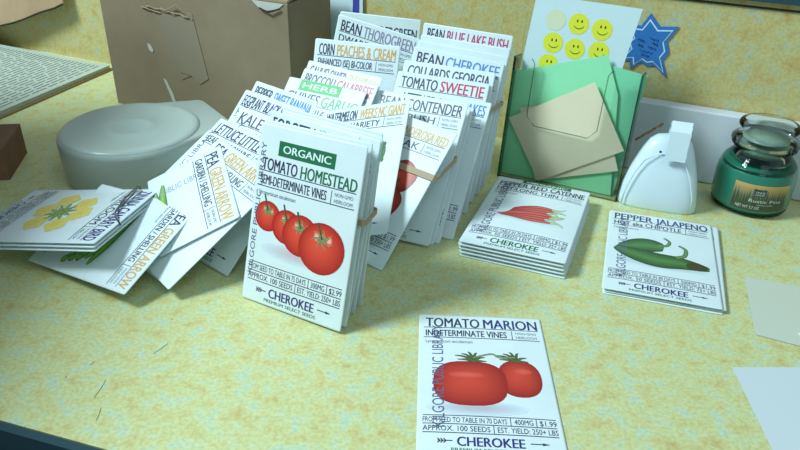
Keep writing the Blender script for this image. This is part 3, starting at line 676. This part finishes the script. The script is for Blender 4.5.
packet(frame_of('chives'), 'chives garlic seed packet with a bright green herb banner', [('CHIVES',INK),('GARLIC',GREENI)], banner=('HERB', rgb(60,176,84), .17,.70,.915,.998), tv=(.82,.905), sub='PERENNIAL', th=.001, stamp=None)
packet(frame_of('brocc'), 'broccoli calabrese seed packet just behind the herb packet', [('BROCCOLI',INK),('CALABRESE',RED)], sub='SPROUTING', th=.001, stamp=None)
packet(frame_of('cauli'), 'cauliflower snowball seed packet between broccoli and corn packets', [('CAULIFLOWER',INK),('SNOWBALL',ORANGE)], sub='SELF BLANCHING', th=.001, stamp=None)
packet(frame_of('corn'), 'corn peaches and cream seed packet with orange lettering', [('CORN',INK),('PEACHES & CREAM',ORANGE)], sub='ENHANCED (SE) BI-COLOR', th=.0016, stamp=None)
packet(frame_of('thoro'), 'bean thorogreen seed packet, slanting behind the corn packet', [('BEAN',INK),('THOROGREEN',rgb(150,140,170))], sub='DWARF BUSH', th=.0016, stamp=None)
packet(frame_of('green'), 'white seed packet at the very back, left of the bean blue lake packet', [('BEAN',INK),('TENDERGREEN',INK)], sub='SNAP BUSH', th=.0016, stamp=None, tv=(.84,.925))
# left pile
packet(frame_of('pepper'), 'pepper sweet banana seed packet with blue lettering, rearmost of the left pile', [('PEPPER',INK),('SWEET BANANA',BLUEI)], sub='SWEET', th=.0012)
packet(frame_of('egg'), 'eggplant seed packet between the kale and pepper sweet banana packets', [('EGGPLANT',INK),('BLACK BEAUTY',NAVY)], sub='HEIRLOOM BUSH', th=.0012)
packet(frame_of('kale'), 'kale seed packet just behind the lettuce little gem packet', [('KALE',INK),('PREMIER',INK)], sub='EARLY HARDY', th=.0012)
packet(frame_of('pea3b'), 'seed packet lying low beside the homestead packet, only its lower corner showing', nums=N_T, th=.0012, stamp=None)
packet(frame_of('pea3'), 'pea green arrow seed packet lying between the lettuce packet and the crosswise pea packet', [('PEA',INK),('GREEN ARROW',ORANGE)], sub='GARDEN / SHELLING', th=.0011, nums=None, lower=False, stamp=None, sc=.88, cut=True)
packet(frame_of('lettuce'), 'lettuce little gem seed packet with a library stamp along its left margin', [('LETTUCE',INK),('LITTLE GEM',INK)], sub='LEAFY, OF ROMAINE', nums=N_T, th=.0012, stamp=(.02,.085))
plain(frame_of('leaf'), 'white seed packet poking out underneath the lettuce little gem packet', None, th=.0012)
packet(frame_of('pea2'), 'pea green arrow seed packet lying across the lettuce packet, pods showing', [('PEA',INK),('GREEN ARROW',ORANGE)], sub='GARDEN / SHELLING', pic='pea', th=.0012, stamp=(.22,.30), stampcol=rgb(150,158,180), sc=.52, cut=True, lower=False)
o1, A1, B1 = frame_of('pea1'); o1 = o1+Vector((0,0,.0005))
packet((o1, A1, B1), 'pea green arrow seed packet under the yellow flower packets, touching the counter', [('PEA',INK),('GREEN ARROW',ORANGE)], sub='GARDEN / SHELLING', latin='Pisum sativum', pic='pea', th=.0012, sc=.84, stamp=None)
zo, zA, zB = frame_q(POSES['zin0']); zN = zA.cross(zB); zo = Vector((0,0,.3007))+(zo-Vector((0,0,.3007)))*.955
for k in (2, 1): plain((zo+Vector((0,0,.003))-zN*.0025*k+zA*.001*k, zA, zB), 'white seed packet under the zinnia canary bird packet', 'packets under the zinnia packet', th=.002)
packet((zo+Vector((0,0,.003)), zA, zB), 'zinnia canary bird seed packet with yellow flowers, top of the banded left stack', [('ZINNIA',NAVY),('CANARY BIRD',NAVY)], sub='HEIRLOOM', latin='Zinnia elegans', nums=N_T, pic='zin', th=.002, stamp=None)
# packet at right frame edge
packet((Vector((.3005,.262,.0009)), Vector((.995,-.09,0)).normalized(), Vector((.09,.995,0)).normalized()), 'seed packet on the pale blue paper at the right edge', [('BEET',INK),('DETROIT',RED)], sub='DARK RED', th=.0012)

# ================================================================ RUBBER BANDS
def band(qf, qb, v, label, m=M_BAND, hw=.0019, dv=0., off=.0016):
    of, Af, Bf = frame_of(qf); ob_, Ab, Bb = frame_of(qb); Nf = Af.cross(Bf); Nb = Ab.cross(Bb)
    c = []
    k = 7; vb = min(.97, ((of+Bf*HH*v).z-ob_.z)/(HH*Bb.z)); Vb = vb
    for i in range(k+1): u = -.012+1.024*i/k; c.append((of+Af*W*(u-.5)+Bf*HH*(v+dv*i/k)+Nf*off, Bf, Nf))
    c.append((of+Af*W*.525+Bf*HH*(v+dv)+Nf*(off-.002)*.5, Bf, Af)); c.append((ob_+Ab*W*.525+Bb*HH*vb, Bb, Ab))
    for i in range(k+1): u = 1.012-1.024*i/k; c.append((ob_+Ab*W*(u-.5)+Bb*HH*vb-Nb*.0009, Bb, -Nb))
    c.append((ob_-Ab*W*.525+Bb*HH*vb, Bb, -Ab)); c.append((of-Af*W*.525+Bf*HH*v, Bf, -Af))
    n = len(c); b = MB(); vs = []; fs = []
    for p, u, nn in c: vs += [p-u*hw, p+u*hw, p+u*hw+nn*.0007, p-u*hw+nn*.0007]
    for i in range(n):
        j = (i+1)%n
        for a in range(4): fs.append((4*i+a, 4*j+a, 4*j+(a+1)%4, 4*i+(a+1)%4))
    b.add(vs, fs); o = b.build('rubber_band', m, smooth=False); tag(o, label, 'rubber band')
band('fanA0', 'fanA3', .585, 'tan rubber band round the packets behind the homestead packet', off=.0014)
band('ponderosa', 'contender', .66, 'tan rubber band across the ponderosa packet', dv=.0, off=.0012, hw=.0026)
band('sweetie', 'fanD1', .80, 'tan rubber band at the right side of the back bundle', off=.0014)
b = MB(); zo2 = zo+Vector((0,0,.003))+zN*.0032
def zp(u, v, e=0): return zo2+zA*W*(u-.5)+zB*HH*v+zN*e
for e in (0, .0022):
    b.tube([zp(-.02,.84,-.004), zp(.0,.84+e*6,.0002), zp(.25,.86+e*14,.0002), zp(.5,.91,.0002), zp(.62,.97,.0002), zp(.66,1.01,-.004)], .0006, 8)
ob = b.build('rubber_band', M_GBAND, smooth=True); tag(ob, 'grey rubber band over the corner of the zinnia packet stack', 'rubber band')

# ================================================================ LIGHT
def area(name, loc, tgt, sx, sy, power, col):
    l = bpy.data.lights.new(name, 'AREA'); l.shape = 'RECTANGLE'; l.size = sx; l.size_y = sy; l.energy = power; l.color = col
    o = bpy.data.objects.new(name, l); C.objects.link(o); o.location = loc; o.rotation_euler = (Vector(tgt)-Vector(loc)).to_track_quat('-Z','Y').to_euler(); return o
area('ceiling_lamp', (-1.15,.25,1.35), (.05,.5,0), .5, .35, 39, (.74,.93,1.))
area('ceiling_lamp', (.5,-.5,1.7), (.1,.5,0), 1.2, .8, 7.5, (.74,.93,1.))
w = bpy.data.worlds.new('room'); bpy.context.scene.world = w; w.use_nodes = True
w.node_tree.nodes['Background'].inputs[0].default_value = (.52,.71,.80,1); w.node_tree.nodes['Background'].inputs[1].default_value = .36


# ================================================================ CAMERA
H_, th_, ro_, f_ = .3007, .5233, .0275, 720.3
cam = bpy.data.cameras.new('camera'); co = bpy.data.objects.new('camera', cam); C.objects.link(co)
fw = Vector((0, math.cos(th_), -math.sin(th_))); rt = Vector((1,0,0)); up = rt.cross(fw)
r2 = rt*math.cos(ro_)+up*math.sin(ro_); u2 = -rt*math.sin(ro_)+up*math.cos(ro_)
M = Matrix.Identity(4)
for i in range(3): M[i][0] = r2[i]; M[i][1] = u2[i]; M[i][2] = -fw[i]; M[i][3] = (0,0,H_)[i]
co.matrix_world = M; cam.sensor_width = 36; cam.lens = f_/800*36; cam.clip_start = .01
s = bpy.context.scene; s.camera = co
s.view_settings.view_transform = 'Standard'; s.view_settings.look = 'None'; s.view_settings.gamma = 1; s.view_settings.exposure = -.08; s.view_settings.use_curve_mapping = False
